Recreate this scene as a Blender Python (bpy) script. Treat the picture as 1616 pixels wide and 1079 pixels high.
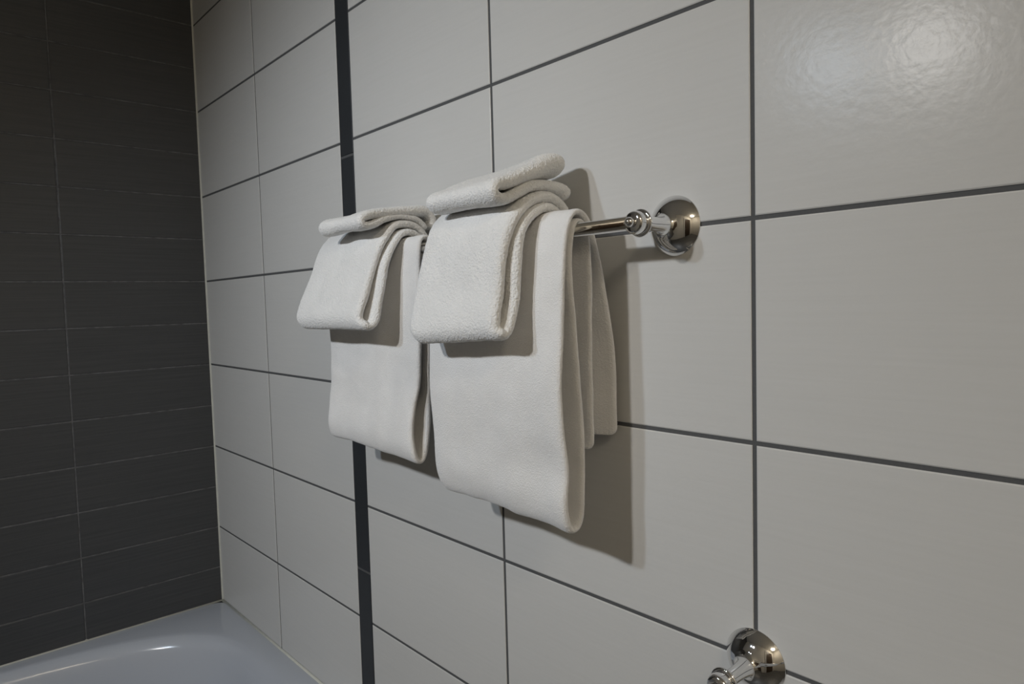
import bpy, bmesh, math, random
from mathutils import Vector, Matrix, noise

for o in list(bpy.data.objects):
    bpy.data.objects.remove(o)
S = bpy.context.scene
COL = S.collection
Z0 = 1.36                      # height of the tile joint level with the towel bar

# ------------------------------------------------------------------ camera, world, exposure
cam_d = bpy.data.cameras.new('camera')
cam = bpy.data.objects.new('camera', cam_d)
COL.objects.link(cam)
cam_d.sensor_width = 36.0
cam_d.sensor_fit = 'HORIZONTAL'
cam_d.lens = 36.0 * 1092.09 / 1616.0
cam_d.clip_start = 0.02
rt = Vector((0.66673249, 0.74480394, -0.02710868))
fw = Vector((-0.74484666, 0.66462417, -0.05897596))
up = Vector((-0.02590845, 0.059513, 0.99789125))
M = Matrix((rt, up, -fw)).transposed().to_4x4()
M.translation = Vector((1.73641820, -0.569153861, -0.0670561799 + Z0))
cam.matrix_world = M
S.camera = cam

world = bpy.data.worlds.new('world')
S.world = world
world.use_nodes = True
world.node_tree.nodes['Background'].inputs[0].default_value = (0.9, 0.95, 1.0, 1)
world.node_tree.nodes['Background'].inputs[1].default_value = 0.05
S.view_settings.view_transform = 'Standard'
S.view_settings.look = 'None'
S.view_settings.exposure = 0.0
S.view_settings.gamma = 1.0
S.view_settings.use_curve_mapping = False

LAMP_WATTS = (19.0, 28.5)
LAMP_COLORS = ((0.72, 0.85, 1.0), (1.0, 0.985, 0.965))
LAMP_AIM = Vector((0.88, 0.0, -0.54 + Z0))
LAMP_CONE, LAMP_BLEND = 100.0, 1.0
FILL_GLOW, FILL_COLOR = 22.0, (1.0, 0.88, 0.69)  # warm fill light added at the right end of the room
LAMPS = [(0.90, -1.40, 0.567 + Z0), (1.144, -1.40, 0.556 + Z0)]

ROOM_X, ROOM_Y, ROOM_Z = 3.60, -1.52, 2.40

# ------------------------------------------------------------------ helpers
def tag(o, label=None, cat=None, group=None, kind=None):
    if label: o['label'] = label
    if cat: o['category'] = cat
    if group: o['group'] = group
    if kind: o['kind'] = kind
    return o

def link(name, me, parent=None, mats=()):
    o = bpy.data.objects.new(name, me)
    for m in mats:
        me.materials.append(m)
    COL.objects.link(o)
    if parent:
        o.parent = parent
    return o

def from_bm(name, bm, mats, parent=None, smooth=True, auto=None):
    me = bpy.data.meshes.new(name)
    bmesh.ops.recalc_face_normals(bm, faces=bm.faces)
    bm.to_mesh(me)
    bm.free()
    for p in me.polygons:
        p.use_smooth = smooth
    o = link(name, me, parent, mats)
    return o

def empty(name, loc, parent=None):
    o = bpy.data.objects.new(name, None)
    o.empty_display_size = 0.05
    COL.objects.link(o)
    o.location = loc
    if parent: o.parent = parent
    return o

def box(bm, x0, x1, y0, y1, z0, z1, mi=0):
    v = [bm.verts.new((x, y, z)) for x in (x0, x1) for y in (y0, y1) for z in (z0, z1)]
    for f in ((0, 1, 3, 2), (4, 6, 7, 5), (0, 4, 5, 1), (2, 3, 7, 6), (0, 2, 6, 4), (1, 5, 7, 3)):
        bm.faces.new([v[i] for i in f]).material_index = mi

def lathe(bm, prof, axis, origin, n=64, cap=True):
    """prof: list of (distance along axis, radius)"""
    axis = Vector(axis).normalized()
    a = axis.orthogonal().normalized()
    b = axis.cross(a)
    O = Vector(origin)
    rings = []
    for d, r in prof:
        if r < 1e-6:
            rings.append([bm.verts.new(O + axis * d)])
        else:
            rings.append([bm.verts.new(O + axis * d + (a * math.cos(2 * math.pi * k / n) + b * math.sin(2 * math.pi * k / n)) * r) for k in range(n)])
    for p, q in zip(rings, rings[1:]):
        for k in range(n):
            k2 = (k + 1) % n
            if len(p) == 1 and len(q) == 1: continue
            if len(p) == 1: bm.faces.new((p[0], q[k2], q[k]))
            elif len(q) == 1: bm.faces.new((p[k], p[k2], q[0]))
            else: bm.faces.new((p[k], p[k2], q[k2], q[k]))

def smooth_prof(pts, k=6):
    out = []
    n = len(pts)
    for i in range(n - 1):
        p0 = pts[max(i - 1, 0)]; p1 = pts[i]; p2 = pts[i + 1]; p3 = pts[min(i + 2, n - 1)]
        for j in range(k):
            t = j / k
            out.append(tuple(0.5 * (2 * b + (c - a) * t + (2 * a - 5 * b + 4 * c - d) * t * t + (-a + 3 * b - 3 * c + d) * t ** 3)
                             for a, b, c, d in zip(p0, p1, p2, p3)))
    out.append(tuple(pts[-1]))
    return out

# ------------------------------------------------------------------ materials
def new_mat(name):
    m = bpy.data.materials.new(name)
    m.use_nodes = True
    return m, m.node_tree, m.node_tree.nodes['Principled BSDF']

def nd(nt, t, **kw):
    n = nt.nodes.new(t)
    for k, v in kw.items():
        setattr(n, k, v)
    return n

def coords(nt, scale=(1, 1, 1)):
    tc = nd(nt, 'ShaderNodeTexCoord')
    mp = nd(nt, 'ShaderNodeMapping')
    mp.inputs['Scale'].default_value = scale
    nt.links.new(tc.outputs['Object'], mp.inputs['Vector'])
    return mp.outputs['Vector']

def noise_node(nt, vec, scale, detail=3.0, rough=0.5):
    n = nd(nt, 'ShaderNodeTexNoise')
    n.inputs['Scale'].default_value = scale
    n.inputs['Detail'].default_value = detail
    n.inputs['Roughness'].default_value = rough
    nt.links.new(vec, n.inputs['Vector'])
    return n

def ramp(nt, fac, c0, c1, p0=0.0, p1=1.0):
    r = nd(nt, 'ShaderNodeValToRGB')
    r.color_ramp.elements[0].position = p0
    r.color_ramp.elements[0].color = (*c0, 1)
    r.color_ramp.elements[1].position = p1
    r.color_ramp.elements[1].color = (*c1, 1)
    nt.links.new(fac, r.inputs['Fac'])
    return r.outputs['Color']

def bump(nt, bsdf, height, strength, dist, prev=None):
    b = nd(nt, 'ShaderNodeBump')
    b.inputs['Strength'].default_value = strength
    b.inputs['Distance'].default_value = dist
    nt.links.new(height, b.inputs['Height'])
    if prev is not None:
        nt.links.new(prev, b.inputs['Normal'])
    nt.links.new(b.outputs['Normal'], bsdf.inputs['Normal'])
    return b.outputs['Normal']

def tile_mat(name, c0, c1, rough, scale, bstr, bdist, fine=(0, 0), spec=0.5):
    m, nt, b = new_mat(name)
    v = coords(nt, scale)
    n = noise_node(nt, v, 1.0, 5.0, 0.6)
    nt.links.new(ramp(nt, n.outputs['Fac'], c0, c1, 0.3, 0.7), b.inputs['Base Color'])
    b.inputs['Roughness'].default_value = rough
    b.inputs['Specular IOR Level'].default_value = spec
    nb = bump(nt, b, n.outputs['Fac'], bstr, bdist)
    if fine[0]:
        v2 = coords(nt, (1, 1, 1))
        n2 = noise_node(nt, v2, fine[0], 2.0, 0.5)
        bump(nt, b, n2.outputs['Fac'], 1.0, fine[1], nb)
    return m

M_TILE = tile_mat('cream_glazed_tile', (0.635, 0.63, 0.61), (0.655, 0.65, 0.632), 0.215, (7, 7, 260), 0.5, 0.00004, (150, 0.00014), 0.105)
M_DARK = tile_mat('charcoal_brushed_tile', (0.055, 0.057, 0.060), (0.074, 0.075, 0.078), 0.42, (5, 5, 240), 0.8, 0.0004)

M_STRIP = tile_mat('charcoal_strip_tile', (0.033, 0.036, 0.040), (0.040, 0.043, 0.047), 0.42, (5, 240, 5), 0.5, 0.0002, (0, 0), 0.2)

def plain(name, col, rough, metal=0.0, nscale=0, nstr=0.0, ndist=0.001, var=0.06):
    m, nt, b = new_mat(name)
    v = coords(nt)
    n = noise_node(nt, v, nscale or 20, 3.0)
    c0 = tuple(c * (1 - var) for c in col); c1 = tuple(min(1, c * (1 + var)) for c in col)
    nt.links.new(ramp(nt, n.outputs['Fac'], c0, c1, 0.3, 0.7), b.inputs['Base Color'])
    b.inputs['Roughness'].default_value = rough
    b.inputs['Metallic'].default_value = metal
    if nstr:
        bump(nt, b, n.outputs['Fac'], nstr, ndist)
    return m

M_GROUT = plain('dark_grout', (0.095, 0.097, 0.10), 0.9, 0, 400, 0.3, 0.0005)
M_GROUT_L = plain('grey_grout', (0.15, 0.15, 0.155), 0.9, 0, 60, 0.3, 0.0005, 0.35)
M_SIL = plain('white_silicone', (0.62, 0.62, 0.56), 0.45, 0, 60)
M_TUB = plain('white_acrylic', (0.50, 0.53, 0.585), 0.17, 0, 5, 0, 0, 0.01)
M_CHROME = plain('polished_chrome', (0.80, 0.80, 0.80), 0.045, 1.0, 30, 0, 0, 0.01)
M_CEIL = plain('white_ceiling_paint', (0.72, 0.70, 0.66), 0.8, 0, 120, 0.2, 0.0005, 0.02)
M_FLOOR = plain('grey_floor_tile', (0.10, 0.10, 0.10), 0.4, 0, 9, 0.1, 0.0005, 0.15)
M_PLAINWALL = plain('warm_painted_wall', (0.68, 0.645, 0.59), 0.7, 0, 90, 0.1, 0.0005, 0.02)

M_DOOR = plain('dark_stained_wood', (0.055, 0.035, 0.022), 0.4, 0, 12, 0.2, 0.001, 0.3)

def terry(name, c0, c1, loop=1500.0, dist=0.0007, fluff=0.0005, ribs=0.0011):
    m, nt, b = new_mat(name)
    v = coords(nt)
    big = noise_node(nt, v, 28, 4.0, 0.6)
    nt.links.new(ramp(nt, big.outputs['Fac'], c0, c1, 0.3, 0.7), b.inputs['Base Color'])
    b.inputs['Roughness'].default_value = 0.95
    b.inputs['Sheen Weight'].default_value = 0.35
    b.inputs['Sheen Roughness'].default_value = 0.5
    b.inputs['Specular IOR Level'].default_value = 0.15
    b.inputs['Subsurface Weight'].default_value = 0.0
    vor = nd(nt, 'ShaderNodeTexVoronoi')
    vor.inputs['Scale'].default_value = loop * 0.45
    nt.links.new(v, vor.inputs['Vector'])
    nb = bump(nt, b, vor.outputs['Distance'], 0.55, dist)
    fine = noise_node(nt, v, 260, 3.0, 0.6)
    nb2 = bump(nt, b, fine.outputs['Fac'], 0.4, fluff, nb)
    # woven ribs running along the cloth
    sc = coords(nt, (1, 0.15, 0.05))
    rib = noise_node(nt, sc, 420, 1.0, 0.4)
    bump(nt, b, rib.outputs['Fac'], 0.5, ribs, nb2)
    return m

M_TOWEL = terry('white_terry', (0.80, 0.79, 0.775), (0.85, 0.842, 0.83))
M_FLUFF = terry('fluffy_white_terry', (0.81, 0.805, 0.79), (0.86, 0.855, 0.842), 1100, 0.0012, 0.0013, 0.0004)

def glow_mat(name, strength):
    m, nt, b = new_mat(name)
    b.inputs['Base Color'].default_value = (0.9, 0.9, 0.88, 1)
    b.inputs['Emission Color'].default_value = (1.0, 0.965, 0.92, 1)
    b.inputs['Emission Strength'].default_value = strength
    return m

# ------------------------------------------------------------------ room shell
G = 0.0021     # half joint width
PROUD = 0.0012 # how far tile faces stand out of the grout

def tiled(name, rects, to3d, backing, mats):
    """rects = (a0, a1, z0, z1, material slot); to3d(a, depth, z); bevelled tile faces over a grout slab"""
    bm = bmesh.new()
    for a0, a1, z0, z1, mi in rects:
        a0 += G; a1 -= G; z0 += G; z1 -= G
        if a1 - a0 < 0.003 or z1 - z0 < 0.003: continue
        e = 0.0011
        lo = [bm.verts.new(to3d(a, -0.0005, z)) for a, z in ((a0, z0), (a1, z0), (a1, z1), (a0, z1))]
        md = [bm.verts.new(to3d(a, PROUD - 0.0006, z)) for a, z in ((a0, z0), (a1, z0), (a1, z1), (a0, z1))]
        hi = [bm.verts.new(to3d(a, PROUD, z)) for a, z in ((a0 + e, z0 + e), (a1 - e, z0 + e), (a1 - e, z1 - e), (a0 + e, z1 - e))]
        bm.faces.new(hi).material_index = mi
        for i in range(4):
            j = (i + 1) % 4
            bm.faces.new((lo[i], lo[j], md[j], md[i])).material_index = mi
            bm.faces.new((md[i], md[j], hi[j], hi[i])).material_index = mi
    n0 = len(bm.faces)
    backing(bm)
    o = from_bm(name, bm, mats, smooth=False)
    return tag(o, kind='structure')

rows = [(Z0 + 0.2 * k, Z0 + 0.2 * (k + 1)) for k in range(-7, 6)]
rows = [(max(a, 0), min(b, ROOM_Z)) for a, b in rows if b > 0 and a < ROOM_Z]
colsx = [(-0.003, 0.346), (0.346, 0.6853 + G), (0.7293 - G, 1.0733), (1.0733, 1.4218), (1.4218, 1.767), (1.767, 2.112), (2.112, 2.457), (2.457, 2.802), (2.802, 3.147), (3.147, 3.492), (3.492, ROOM_X)]
rects = [(x0, x1, z0, z1, 1) for (x0, x1) in colsx for (z0, z1) in rows]
zs = Z0 + 0.1765 - 0.346 * 5
while zs < ROOM_Z:
    rects.append((0.6853 - 0.001, 0.7293 + 0.001, max(zs, 0), min(zs + 0.346, ROOM_Z), 2))
    zs += 0.346
tiled('wall_back', rects, lambda a, d, z: (a, -d, z),
      lambda bm: box(bm, -0.1, ROOM_X + 0.1, 0.0, 0.1, 0, ROOM_Z, 0), [M_GROUT, M_TILE, M_STRIP])

rowsd = [(Z0 + 0.1 * k, Z0 + 0.1 * (k + 1)) for k in range(-14, 11)]
rowsd = [(max(a, 0), min(b, ROOM_Z)) for a, b in rowsd if b > 0 and a < ROOM_Z]
colsy = [(-0.2945, 0.003), (-0.6395, -0.2945), (-0.9845, -0.6395), (-1.3295, -0.9845), (ROOM_Y, -1.3295)]
G_keep = G; G = 0.0013
tiled('wall_left', [(y0, y1, z0, z1, 1) for (y0, y1) in colsy for (z0, z1) in rowsd],
      lambda a, d, z: (d, a, z),
      lambda bm: box(bm, -0.1, 0.0, ROOM_Y - 0.1, 0.0, 0, ROOM_Z, 0), [M_GROUT_L, M_DARK])
G = G_keep

def slab(name, b, m):
    bm = bmesh.new(); box(bm, *b)
    return tag(from_bm(name, bm, [m], smooth=False), kind='structure')
slab('wall_right', (ROOM_X, ROOM_X + 0.1, ROOM_Y - 0.1, 0.0, 0, ROOM_Z), M_PLAINWALL)
slab('wall_front', (0.0, ROOM_X, ROOM_Y - 0.1, ROOM_Y, 0, ROOM_Z), M_PLAINWALL)
slab('floor', (-0.1, ROOM_X + 0.1, ROOM_Y - 0.1, 0.1, -0.1, 0), M_FLOOR)
slab('ceiling', (-0.1, ROOM_X + 0.1, ROOM_Y - 0.1, 0.1, ROOM_Z, ROOM_Z + 0.1), M_CEIL)

# unseen dark wooden door, added opposite the tiled wall for dark chrome reflections
def door():
    root = empty('reflection_door_1', (2.75, ROOM_Y, 0))
    tag(root, kind='structure')
    bm = bmesh.new(); box(bm, -0.40, 0.40, 0.0, 0.035, 0.01, 2.03)
    for cz0, cz1 in ((0.18, 0.95), (1.1, 1.9)):
        box(bm, -0.27, 0.27, 0.035, 0.043, cz0, cz1)
    from_bm('door_leaf', bm, [M_DOOR], root, smooth=False)
    bm = bmesh.new()
    for b in ((-0.48, -0.405, 0, 0.05, 0, 2.11), (0.405, 0.48, 0, 0.05, 0, 2.11), (-0.405, 0.405, 0, 0.05, 2.035, 2.11)): box(bm, *b)
    from_bm('door_frame', bm, [M_CEIL], root, smooth=False)
    bm = bmesh.new()
    lathe(bm, [(0, 0), (0, 0.026), (0.006, 0.026), (0.008, 0.010), (0.04, 0.009), (0.05, 0.024), (0.066, 0.026), (0.075, 0.0)], (0, 1, 0), (-0.33, 0.035, 1.0), 32)
    from_bm('door_handle', bm, [M_CHROME], root)
door()

# corner bead between dark and cream tile
bm = bmesh.new()
n = 6
pr = [(0.0012 + 0.0032 * (1 - math.cos(t * math.pi / 2 / n)), -0.0044 + 0.0032 * math.sin(t * math.pi / 2 / n)) for t in range(n + 1)]
RIMZ = Z0 - 0.785
lo = [bm.verts.new((x, y, RIMZ)) for x, y in pr]; hi = [bm.verts.new((x, y, ROOM_Z)) for x, y in pr]
for i in range(n): bm.faces.new((lo[i], lo[i + 1], hi[i + 1], hi[i]))
k0 = bm.verts.new((0.0005, -0.0005, RIMZ)); k1 = bm.verts.new((0.0005, -0.0005, ROOM_Z))
bm.faces.new((lo[0], hi[0], k1, k0)); bm.faces.new((lo[-1], k0, k1, hi[-1]))
tag(from_bm('trim_1', bm, [M_SIL]), kind='structure')

# ------------------------------------------------------------------ bathtub
TX0, TX1, TY0, TY1 = 0.0020, 0.70, -1.495, -0.0020
def bathtub():
    root = empty('bathtub', (0.35, -0.75, 0))
    tag(root, 'white acrylic bathtub in the corner below the dark tiled wall', 'bathtub')
    cx, cy = 0.362, -0.747
    N = 128
    def ring(hx, hy, z, e, ox=0.0, oy=0.0):
        out = []
        for k in range(N):
            a = 2 * math.pi * (k + 0.5) / N
            c, s = math.cos(a), math.sin(a)
            out.append((cx + ox + hx * math.copysign(abs(c) ** (2 / e), c), cy + oy + hy * math.copysign(abs(s) ** (2 / e), s), z))
        return out
    def rect_ring(z, ins=0.0):
        # project the basin parameter onto the rectangle
        out = []
        x0, x1, y0, y1 = TX0 + ins, TX1 - ins, TY0 + ins, TY1 - ins
        mx, my = (x0 + x1) / 2, (y0 + y1) / 2
        for (px, py, _) in ring((x1 - x0) / 2, (y1 - y0) / 2, 0, 40, mx - cx, my - cy):
            out.append((px, py, z))
        return out
    bm = bmesh.new()
    hx, hy = 0.336, 0.703
    R = [rect_ring(0.03), rect_ring(RIMZ - 0.004), rect_ring(RIMZ - 0.0005, 0.0006), rect_ring(RIMZ, 0.002),
         ring(hx + 0.006, hy + 0.006, RIMZ - 0.001, 3.4)]
    prof = [(0.0, -0.0015), (-0.007, -0.006), (-0.013, -0.014), (-0.018, -0.026), (-0.025, -0.06), (-0.040, -0.15), (-0.058, -0.25), (-0.085, -0.335), (-0.12, -0.375), (-0.17, -0.392)]
    for d, dz in smooth_prof(prof, 3):
        R.append(ring(hx + d, hy + d * 1.5, RIMZ + dz, 3.2 + d * 2))
    V = [[bm.verts.new(p) for p in r] for r in R]
    for p, q in zip(V, V[1:]):
        for k in range(N):
            j = (k + 1) % N
            bm.faces.new((p[k], p[j], q[j], q[k]))
    bm.faces.new(V[-1])
    bm.faces.new(V[0][::-1])
    bmesh.ops.translate(bm, verts=bm.verts, vec=-Vector(root.location))
    from_bm('shell', bm, [M_TUB], root)
    # drain
    bm = bmesh.new()
    lathe(bm, [(0, 0), (0.0, 0.026), (0.002, 0.03), (0.004, 0.03), (0.0045, 0.024), (0.003, 0.01), (0.003, 0)], (0, 0, 1), (0.012, 0.45, RIMZ - 0.3925), 40)
    from_bm('drain', bm, [M_CHROME], root)
    return root
tub = bathtub()

# silicone joints between tub and walls
def bead(name, p0, p1, n0, n1, r):
    """quarter-round bead from p0 to p1 filling the corner between directions n0, n1"""
    bm = bmesh.new(); p0, p1, n0, n1 = map(Vector, (p0, p1, n0, n1))
    K = 5; A = []; B = []
    for i in range(K + 1):
        t = i / K * math.pi / 2
        off = n0 * r * (1 - math.sin(t)) + n1 * r * (1 - math.cos(t))
        A.append(bm.verts.new(p0 + off)); B.append(bm.verts.new(p1 + off))
    a = bm.verts.new(p0); b = bm.verts.new(p1)
    for i in range(K): bm.faces.new((A[i], A[i + 1], B[i + 1], B[i]))
    bm.faces.new((A[0], B[0], b, a)); bm.faces.new((A[-1], a, b, B[-1]))
    bm.faces.new(A + [a]); bm.faces.new(B + [b])
    return tag(from_bm(name, bm, [M_SIL]), kind='structure')
bead('trim_2', (0.001, -0.002, RIMZ - 0.0005), (0.70, -0.002, RIMZ - 0.0005), (0, -1, 0), (0, 0, 1), 0.0045)
bead('trim_3', (0.001, -0.002, RIMZ - 0.0005), (0.001, -1.495, RIMZ - 0.0005), (1, 0, 0), (0, 0, 1), 0.0042)

# ------------------------------------------------------------------ towel bars
BD, BZ = 0.062, 0.001 + Z0
def mount(parent, x, z, loc):
    """wall rose, post, collar, joint and finial, pointing to -y"""
    L = Vector(loc)
    def o(d): return Vector((x, -d, z)) - L
    bm = bmesh.new()
    # shallow domed rose with a slim neck
    h, r1 = 0.0158, 0.0288
    Rc = (r1 * r1 + h * h) / (2 * h)
    cap = []
    for k in range(25):
        r = r1 + (0.0135 - r1) * k / 24
        cap.append((0.0020 + math.sqrt(Rc * Rc - r * r) - (Rc - h), r))
    head = [(0.0002, 0.0), (0.0002, 0.0288), (0.0006, 0.0292), (0.0015, 0.0292)]
    d1 = cap[-1][0]
    neck = [cap[-1], (d1 + 0.0022, 0.0106), (d1 + 0.0050, 0.0086), (0.0265, 0.0073), (0.036, 0.0067), (0.044, 0.0069), (0.0490, 0.0076), (0.0525, 0.0095)]
    lathe(bm, head + cap[:-1] + smooth_prof(neck, 4) + [(0.0535, 0.0)], (0, -1, 0), o(0), 72)
    rose = from_bm('wall_mount', bm, [M_CHROME], parent)
    bm = bmesh.new()
    r0 = 0.0112; rr = 0.0017
    pr = [(0.0540 + rr * math.sin(t), r0 + rr * math.cos(t)) for t in [k * math.pi / 8 - math.pi / 2 for k in range(9)]]
    lathe(bm, [(pr[0][0], 0)] + pr + [(pr[-1][0], 0)], (0, -1, 0), o(0), 64)
    from_bm('collar', bm, [M_CHROME], parent)
    bm = bmesh.new()
    pr = [(0.0550, 0.0), (0.0550, 0.0088), (0.0562, 0.0090), (0.0575, 0.0104), (0.0612, 0.0108), (0.0640, 0.0104), (0.0660, 0.0092), (0.0668, 0.0074), (0.0670, 0.0)]
    lathe(bm, [pr[0]] + smooth_prof(pr[1:-1], 5) + [pr[-1]], (0, -1, 0), o(0), 64)
    from_bm('joint', bm, [M_CHROME], parent)
    bm = bmesh.new()
    lathe(bm, [(0.0668, 0.0), (0.0668, 0.0030)] + [(0.0696 - 0.0048 * math.cos(t), 0.0048 * math.sin(t)) for t in [0.55 + k * (math.pi - 0.55) / 14 for k in range(15)]], (0, -1, 0), o(0), 48)
    from_bm('finial', bm, [M_CHROME], parent)

def towel_bar(x0, x1, z, label):
    root = empty('towel_bar', ((x0 + x1) / 2, 0, z))
    tag(root, label, 'towel bar')
    L = root.location
    bm = bmesh.new()
    lathe(bm, [(0, 0), (0, 0.0066), (x1 - x0, 0.0066), (x1 - x0, 0)], (1, 0, 0), Vector((x0, -BD, z)) - L, 48)
    o = from_bm('bar', bm, [M_CHROME], root)
    for p in o.data.polygons:
        if len(p.vertices) == 3: p.use_smooth = False
    mount(root, x0, z, L); mount(root, x1, z, L)
    return root
towel_bar(0.735, 1.340, BZ, 'chrome towel bar carrying the two stacks of folded white towels')
towel_bar(1.4215, 1.66, Z0 - 0.400, 'lower chrome wall bar whose rounded mount shows at the bottom edge')

# ------------------------------------------------------------------ folded towels
PILE = bpy.data.textures.new('terry_pile', 'CLOUDS')
PILE.noise_scale = 0.0024
PILE.noise_depth = 2

def towel(name, pts, xL, xR, label, cat, mat, blend=1.0, left=None, seed=0, wave=0.0018, N=150, Mw=44, edge=0.5, group=None, xr_fn=None, xl_fn=None, streak=0.3, pile=0.0004):
    """pts: (y, z, thickness) control points of the cloth's fold line at the right edge; left: same list for the left edge"""
    left = left or pts
    right_s = smooth_prof([tuple(p) for p in pts], 12)
    left_s = smooth_prof([tuple(p) for p in left], 12)
    # arc-length resample
    L = [0.0]
    for a, b in zip(right_s, right_s[1:]):
        L.append(L[-1] + math.hypot(b[0] - a[0], b[1] - a[1]))
    def at(s, curve):
        d = s * L[-1]
        lo, hi = 0, len(L) - 1
        while hi - lo > 1:
            m = (lo + hi) // 2
            if L[m] <= d: lo = m
            else: hi = m
        t = (d - L[lo]) / max(L[hi] - L[lo], 1e-9)
        return [a + (b - a) * t for a, b in zip(curve[lo], curve[hi])]
    cx = (xL + xR) / 2
    P = []; T = []
    for i in range(N + 1):
        s = i / N
        s = s + (0.5 - 0.5 * math.cos(math.pi * s) - s) * 0.75
        r = at(s, right_s); l = at(s, left_s)
        dse = min(s, 1 - s) * L[-1]
        inset = 0.009 - math.sqrt(max(0.0, 0.009 ** 2 - (0.009 - dse) ** 2)) if dse < 0.009 else 0.0
        a = xl_fn(s, l[1]) if xl_fn else xL
        b = xr_fn(s, r[1]) if xr_fn else xR
        a += inset; b -= inset
        row = []; trow = []
        for j in range(Mw + 1):
            u = j / Mw
            # denser towards the edges
            u = 0.5 - 0.5 * math.cos(math.pi * u) if True else u
            w = u ** blend
            x = a + (b - a) * u
            y = l[0] + (r[0] - l[0]) * w
            z = l[1] + (r[1] - l[1]) * w
            row.append(Vector((x, y, z)))
            trow.append((l[2] + (r[2] - l[2]) * w, u, s))
        P.append(row); T.append(trow)
    # surface normals
    def nrm(i, j):
        a = P[min(i + 1, N)][j] - P[max(i - 1, 0)][j]
        b = P[i][min(j + 1, Mw)] - P[i][max(j - 1, 0)]
        n = a.cross(b)
        return n.normalized()
    bm = bmesh.new()
    rings = []
    Wd = xR - xL
    for i in range(N + 1):
        top = []; bot = []
        for j in range(Mw + 1):
            t, u, s = T[i][j]
            n = nrm(i, j)
            p = P[i][j]
            dx = min(u, 1 - u) * Wd
            re = max(t * 0.5, 0.003) * (1 + edge)
            k = min(1.0, dx / re)
            h = t * 0.5 * math.sqrt(max(0.0, 1 - (1 - k) ** 2))
            # rounded ends of the strip
            ds = min(s, 1 - s) * L[-1]
            k2 = min(1.0, ds / (t * 0.4))
            h *= max(0.0, 1 - (1 - k2) ** 3) ** (1 / 3) if k2 < 1 else 1
            q = Vector((p.x * 9, s * L[-1] * 14, seed * 7.3))
            off = noise.noise(q) * wave + noise.noise(q * 2.7 + Vector((3, 1, 5))) * wave * 0.45
            off += noise.noise(Vector((p.x * 34, s * L[-1] * 5, seed * 1.7 + 20))) * wave * streak
            # cloth lies tight where it bends over the bar
            off *= 0.25 + 0.75 * max(min(1.0, abs(p.y + .060) / .035), min(1.0, max(0.0, -p.z - .01) / .05))
            fz = noise.noise(Vector((p.x * 60, s * L[-1] * 60, seed * 3.1 + 11))) * 0.0004
            base = p + n * off
            f2 = noise.noise(Vector((p.x * 60, s * L[-1] * 60, seed * 3.1 + 40))) * 0.0004
            top.append(base + n * (h + fz * (h / (t * 0.5 + 1e-9))))
            bot.append(base - n * (h + f2 * (h / (t * 0.5 + 1e-9))))
        rings.append(top + bot[-2:0:-1])
    V = [[bm.verts.new((p.x, p.y, p.z + Z0)) for p in r] for r in rings]
    K = len(V[0])
    for p, q in zip(V, V[1:]):
        for k in range(K):
            j = (k + 1) % K
            bm.faces.new((p[k], p[j], q[j], q[k]))
    bmesh.ops.translate(bm, verts=bm.verts, vec=(-cx, 0, -Z0))
    bmesh.ops.remove_doubles(bm, verts=bm.verts, dist=1e-5)
    o = from_bm(name, bm, [mat])
    o.location = (cx, 0, Z0)
    md = o.modifiers.new('smooth', 'SUBSURF'); md.levels = 2; md.render_levels = 2
    dm = o.modifiers.new('pile', 'DISPLACE')
    dm.texture = PILE; dm.texture_coords = 'LOCAL'; dm.strength = pile; dm.mid_level = 0.5
    tag(o, label, cat, group)
    return o

def shift(pts, fn):
    return [fn(*p) for p in pts]

# ---- right stack
bathR = [(-.0135, -.211, .006), (-.0135, -.14, .006), (-.018, -.098, .006), (-.029, -.047, .006), (-.041, -.005, .006), (-.051, .0135, .006),
         (-.062, .0195, .006), (-.074, .014, .006), (-.083, -.008, .006), (-.088, -.05, .007), (-.091, -.10, .007), (-.0945, -.145, .007),
         (-.092, -.19, .007), (-.0855, -.232, .008), (-.088, -.266, .009), (-.085, -.287, .009), (-.078, -.296, .009), (-.0705, -.288, .008),
         (-.067, -.268, .007), (-.0655, -.21, .007), (-.0705, -.147, .007), (-.0725, -.097, .006), (-.0765, -.053, .006), (-.076, -.023, .006),
         (-.070, .004, .005), (-.062, .0112, .005), (-.0525, .004, .005), (-.0495, -.01, .005), (-.048, -.047, .006), (-.0495, -.149, .006),
         (-.0485, -.208, .006), (-.050, -.220, .006)]
bathRL = []
for i, (y, z, t) in enumerate(bathR):
    if i <= 4: y = -.041
    elif 9 <= i < 17: y = (-.087, -.090, -.092, -.092, -.090, -.088, -.083, -.076)[i - 9]
    if 14 <= i <= 18: z += .004
    bathRL.append((y, z, t))
def xl_bath(s, z):
    return 1.054 + 0.006 * max(0.0, min(1.0, (-z - .262) / .03)) ** 2
towel('bath_towel', bathR, 1.054, 1.2735, 'white bath towel hanging on the bar at the right, the longest cloth', 'towel', M_TOWEL, blend=2.0, left=bathRL, seed=1, N=220, streak=1.1, wave=0.0020,
      group='white towels on the chrome bar', xl_fn=xl_bath)

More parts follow.
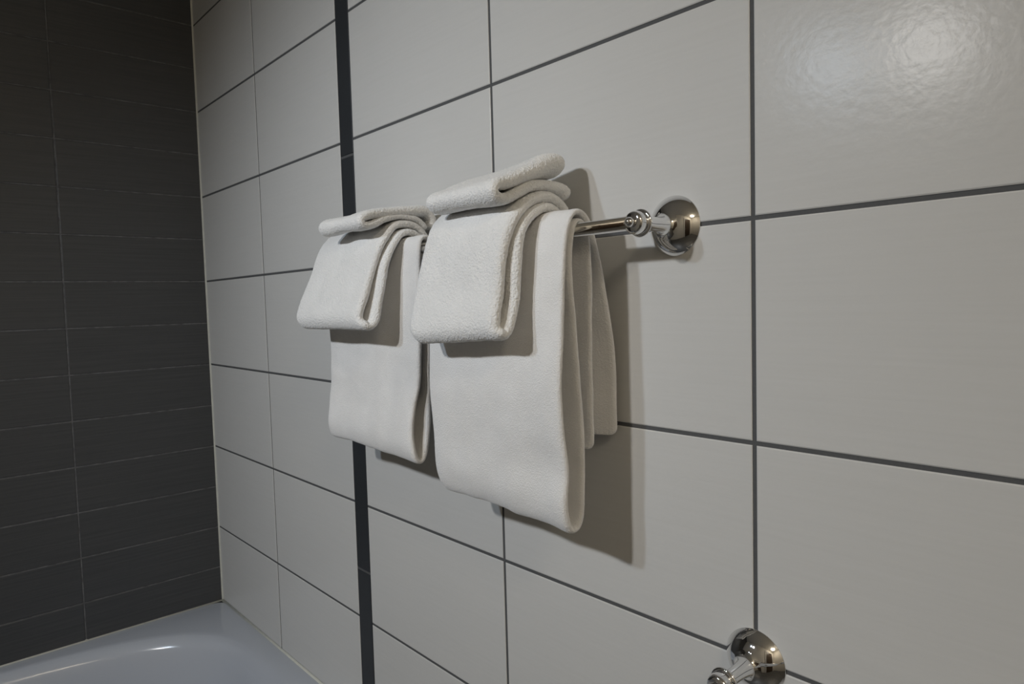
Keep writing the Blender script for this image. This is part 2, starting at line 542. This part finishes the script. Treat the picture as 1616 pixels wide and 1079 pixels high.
handR = [(-.0190, -.07, .010), (-.0190, -.03, .010), (-.025, .006, .011), (-.036, .028, .011), (-.049, .0375, .0115), (-.062, .0395, .012), (-.078, .0365, .012),
         (-.092, .028, .012), (-.106, .014, .012), (-.1155, -.008, .012), (-.120, -.03, .012), (-.1245, -.055, .013), (-.132, -.080, .014), (-.1335, -.094, .014),
         (-.126, -.101, .013), (-.1175, -.091, .013), (-.1115, -.066, .012), (-.1075, -.03, .012), (-.1045, -.006, .012), (-.0945, .012, .0115), (-.078, .0240, .011),
         (-.062, .0280, .011), (-.047, .0225, .010), (-.037, .008, .010), (-.0315, -.02, .010), (-.0315, -.065, .010)]
handRL = [(y, z - (.007 if 12 <= i <= 15 else 0), t) for i, (y, z, t) in enumerate(handR)]
def ease(a, b, v):
    t = max(0.0, min(1.0, (v - a) / (b - a)))
    return t * t * (3 - 2 * t)
def xl_hand(s, z):
    return 1.090 - 0.012 * ease(.03, -.085, z) + 0.007 * ease(-.090, -.108, z)
def xr_hand(s, z):
    front = ease(.02, -.03, z) if s < 0.52 else 0.0
    return 1.231 - 0.005 * front * (1 - 0.6 * ease(-.05, -.10, z)) + (0.003 if s >= 0.52 else 0)
towel('hand_towel', handR, 1.083, 1.232, 'thick white hand towel folded over the longest bath towel, right stack', 'towel', M_FLUFF, pile=0.0011, wave=0.0026, seed=2, N=190, left=handRL,
      group='white towels on the chrome bar', xl_fn=xl_hand, xr_fn=xr_hand)

washR = [(-.029, .0775, .026), (-.040, .0775, .028), (-.055, .0735, .026), (-.074, .0655, .019), (-.095, .0565, .0165), (-.112, .0500, .0145), (-.124, .0470, .0115), (-.1295, .0410, .0115),
         (-.124, .0350, .0115), (-.112, .0345, .0115), (-.096, .041, .012), (-.080, .0485, .012), (-.062, .0512, .0115), (-.044, .0505, .014), (-.031, .0475, .018), (-.023, .0415, .019)]
washRL = [(y, z, t * .9) for y, z, t in washR]
for i, (dz, tt) in enumerate([(-.015, .017), (-.013, .017), (-.008, .016), (-.002, .015), (.000, .014)]):
    washRL[i] = (washRL[i][0] - (.012 if i == 0 else 0), washRL[i][1] + dz, tt)
towel('washcloth', washR, 1.112, 1.228, 'white washcloth folded on top of the right stack, corner tipped up', 'washcloth', M_FLUFF, pile=0.0011, seed=3, N=120, left=washRL, blend=1.3,
      group='white washcloths on the towel stacks')

# ---- left stack
bathL = [(-.018, -.20, .006), (-.018, -.14, .006), (-.024, -.098, .006), (-.032, -.047, .006), (-.042, -.005, .006), (-.051, .0115, .006),
         (-.061, .0175, .006), (-.069, .012, .007), (-.0715, -.008, .007), (-.0735, -.05, .007), (-.0745, -.10, .008), (-.076, -.15, .008),
         (-.084, -.20, .008), (-.0895, -.243, .009), (-.087, -.262, .009), (-.080, -.270, .009), (-.0725, -.262, .009), (-.068, -.243, .008),
         (-.0655, -.2, .008), (-.063, -.147, .007), (-.062, -.097, .006), (-.0625, -.053, .006), (-.0635, -.023, .005),
         (-.0640, .002, .005), (-.058, .0100, .005), (-.0525, .004, .005), (-.0495, -.01, .005), (-.049, -.047, .006), (-.0505, -.149, .006),
         (-.0495, -.200, .006)]
bathLL = []
for i, (y, z, t) in enumerate(bathL):
    if i <= 4: y = -.041
    elif i < 16 and z < -.03: y = min(y, -.083)
    elif 16 <= i < 22: y = min(y, -.071)
    if i in (12, 13, 14, 15, 16, 17): z = z + .010
    bathLL.append((y, z, t))
def xr_bathL(s, z):
    return 1.010 - (0.005 * ease(-.17, -.205, z) * (1 - ease(-.225, -.262, z)) if s < 0.5 else 0)
towel('bath_towel', bathL, 0.785, 1.010, 'white bath towel hanging lowest in the left stack, nearest the tub', 'towel', M_TOWEL, blend=1.6, left=bathLL, seed=4, N=200, streak=0.9, wave=0.0020, xr_fn=xr_bathL,
      group='white towels on the chrome bar')

handL = [(-.0195, -.06, .009), (-.0195, -.03, .009), (-.025, .004, .009), (-.036, .025, .009), (-.049, .0345, .0095), (-.062, .0368, .010), (-.078, .0335, .010),
         (-.092, .021, .010), (-.102, .006, .010), (-.109, -.014, .010), (-.1155, -.035, .011), (-.124, -.058, .012), (-.1325, -.082, .012), (-.127, -.0935, .012),
         (-.117, -.086, .011), (-.110, -.060, .010), (-.1025, -.035, .010), (-.096, -.012, .010), (-.0875, .007, .010), (-.076, .0220, .0095),
         (-.062, .0262, .009), (-.047, .0210, .009), (-.037, .008, .009), (-.0315, -.02, .009), (-.0315, -.055, .009)]
def xl_handL(s, z):
    return 0.802 - 0.016 * ease(.03, -.075, z) + 0.006 * ease(-.080, -.097, z)
def xr_handL(s, z):
    return 0.972 - 0.007 * (ease(.02, -.03, z) if s < 0.52 else 0) + (0.005 if s >= 0.55 else 0.005 * ease(.50, .55, s))
towel('hand_towel', handL, 0.795, 0.972, 'thick white hand towel folded over the bar in the left stack', 'towel', M_FLUFF, pile=0.0011, wave=0.0026, seed=5, N=190,
      group='white towels on the chrome bar', xl_fn=xl_handL, xr_fn=xr_handL)

washL = [(-.022, .034, .012), (-.020, .045, .013), (-.028, .055, .015), (-.044, .0560, .015), (-.062, .0540, .015), (-.082, .0510, .014), (-.102, .0470, .013), (-.120, .0435, .012), (-.1275, .0385, .0115),
         (-.122, .0325, .010), (-.108, .0350, .010), (-.090, .0415, .009), (-.075, .0445, .007), (-.062, .0455, .007), (-.046, .0435, .008), (-.036, .037, .008), (-.031, .030, .008)]
towel('washcloth', washL, 0.856, 0.970, 'white washcloth folded flat on top of the left stack, nearer the tub', 'washcloth', M_FLUFF, pile=0.0011, seed=6, N=120, wave=0.003,
      group='white washcloths on the towel stacks')

# ------------------------------------------------------------------ lamp over the vanity, opposite the towels
def vanity_lamp():
    root = empty('wall_lamp', (1.022, ROOM_Y, LAMPS[0][2]))
    tag(root, 'chrome wall lamp with two spot heads opposite the towel bar', 'lamp')
    L = root.location
    bm = bmesh.new(); box(bm, -0.2, 0.2, 0.0, 0.02, -0.03, 0.03)
    bmesh.ops.bevel(bm, geom=bm.edges[:], offset=0.004, segments=2, affect='EDGES')
    from_bm('backplate', bm, [M_CHROME], root, smooth=False)
    for p, w, col in zip(LAMPS, LAMP_WATTS, LAMP_COLORS):
        c = Vector(p)
        aim = (LAMP_AIM + Vector(((c.x - 1.022) * 0.3, 0, 0)) - c).normalized()
        bm = bmesh.new()
        lathe(bm, [(0, 0), (0, 0.009), (0.055, 0.009), (0.055, 0)], (0, 1, 0), Vector((c.x - L.x, 0.019, 0)), 24)
        from_bm('arm', bm, [M_CHROME], root)
        bm = bmesh.new()
        lathe(bm, [(-0.075, 0), (-0.075, 0.02), (-0.06, 0.034), (-0.006, 0.048), (-0.004, 0.048), (-0.004, 0.045), (-0.058, 0.031), (-0.06, 0)], aim, c - L, 40)
        head = from_bm('spot_head', bm, [M_CHROME], root)
        ld = bpy.data.lights.new('spot', 'SPOT')
        ld.energy = w
        ld.color = col
        ld.spot_size = math.radians(LAMP_CONE)
        ld.spot_blend = LAMP_BLEND
        ld.shadow_soft_size = 0.036
        lo = bpy.data.objects.new('lamp_light', ld)
        COL.objects.link(lo)
        lo.parent = root
        lo.location = c - L + aim * 0.040
        lo.rotation_euler = (-aim).to_track_quat('Z', 'Y').to_euler()
vanity_lamp()

def fill_lamp():  # unseen lamp, added to throw warm fill on the towels' right sides
    root = empty('fill_lamp', (2.95, -0.95, ROOM_Z))
    tag(root, 'unseen round ceiling lamp with a warm diffuser, added for fill light', 'lamp')
    bm = bmesh.new()
    lathe(bm, [(0, 0), (0, 0.21), (0.03, 0.21), (0.035, 0.20), (0.03, 0.0)], (0, 0, -1), (0, 0, 0), 48)
    from_bm('rim', bm, [M_CHROME], root)
    bm = bmesh.new()
    lathe(bm, [(0.031, 0), (0.031, 0.195), (0.07, 0.19), (0.10, 0.155), (0.118, 0.09), (0.124, 0)], (0, 0, -1), (0, 0, 0), 48)
    m, nt, b = new_mat('warm_fill_glow')
    b.inputs['Emission Color'].default_value = (*FILL_COLOR, 1)
    b.inputs['Emission Strength'].default_value = FILL_GLOW
    from_bm('diffuser', bm, [m], root)
fill_lamp()
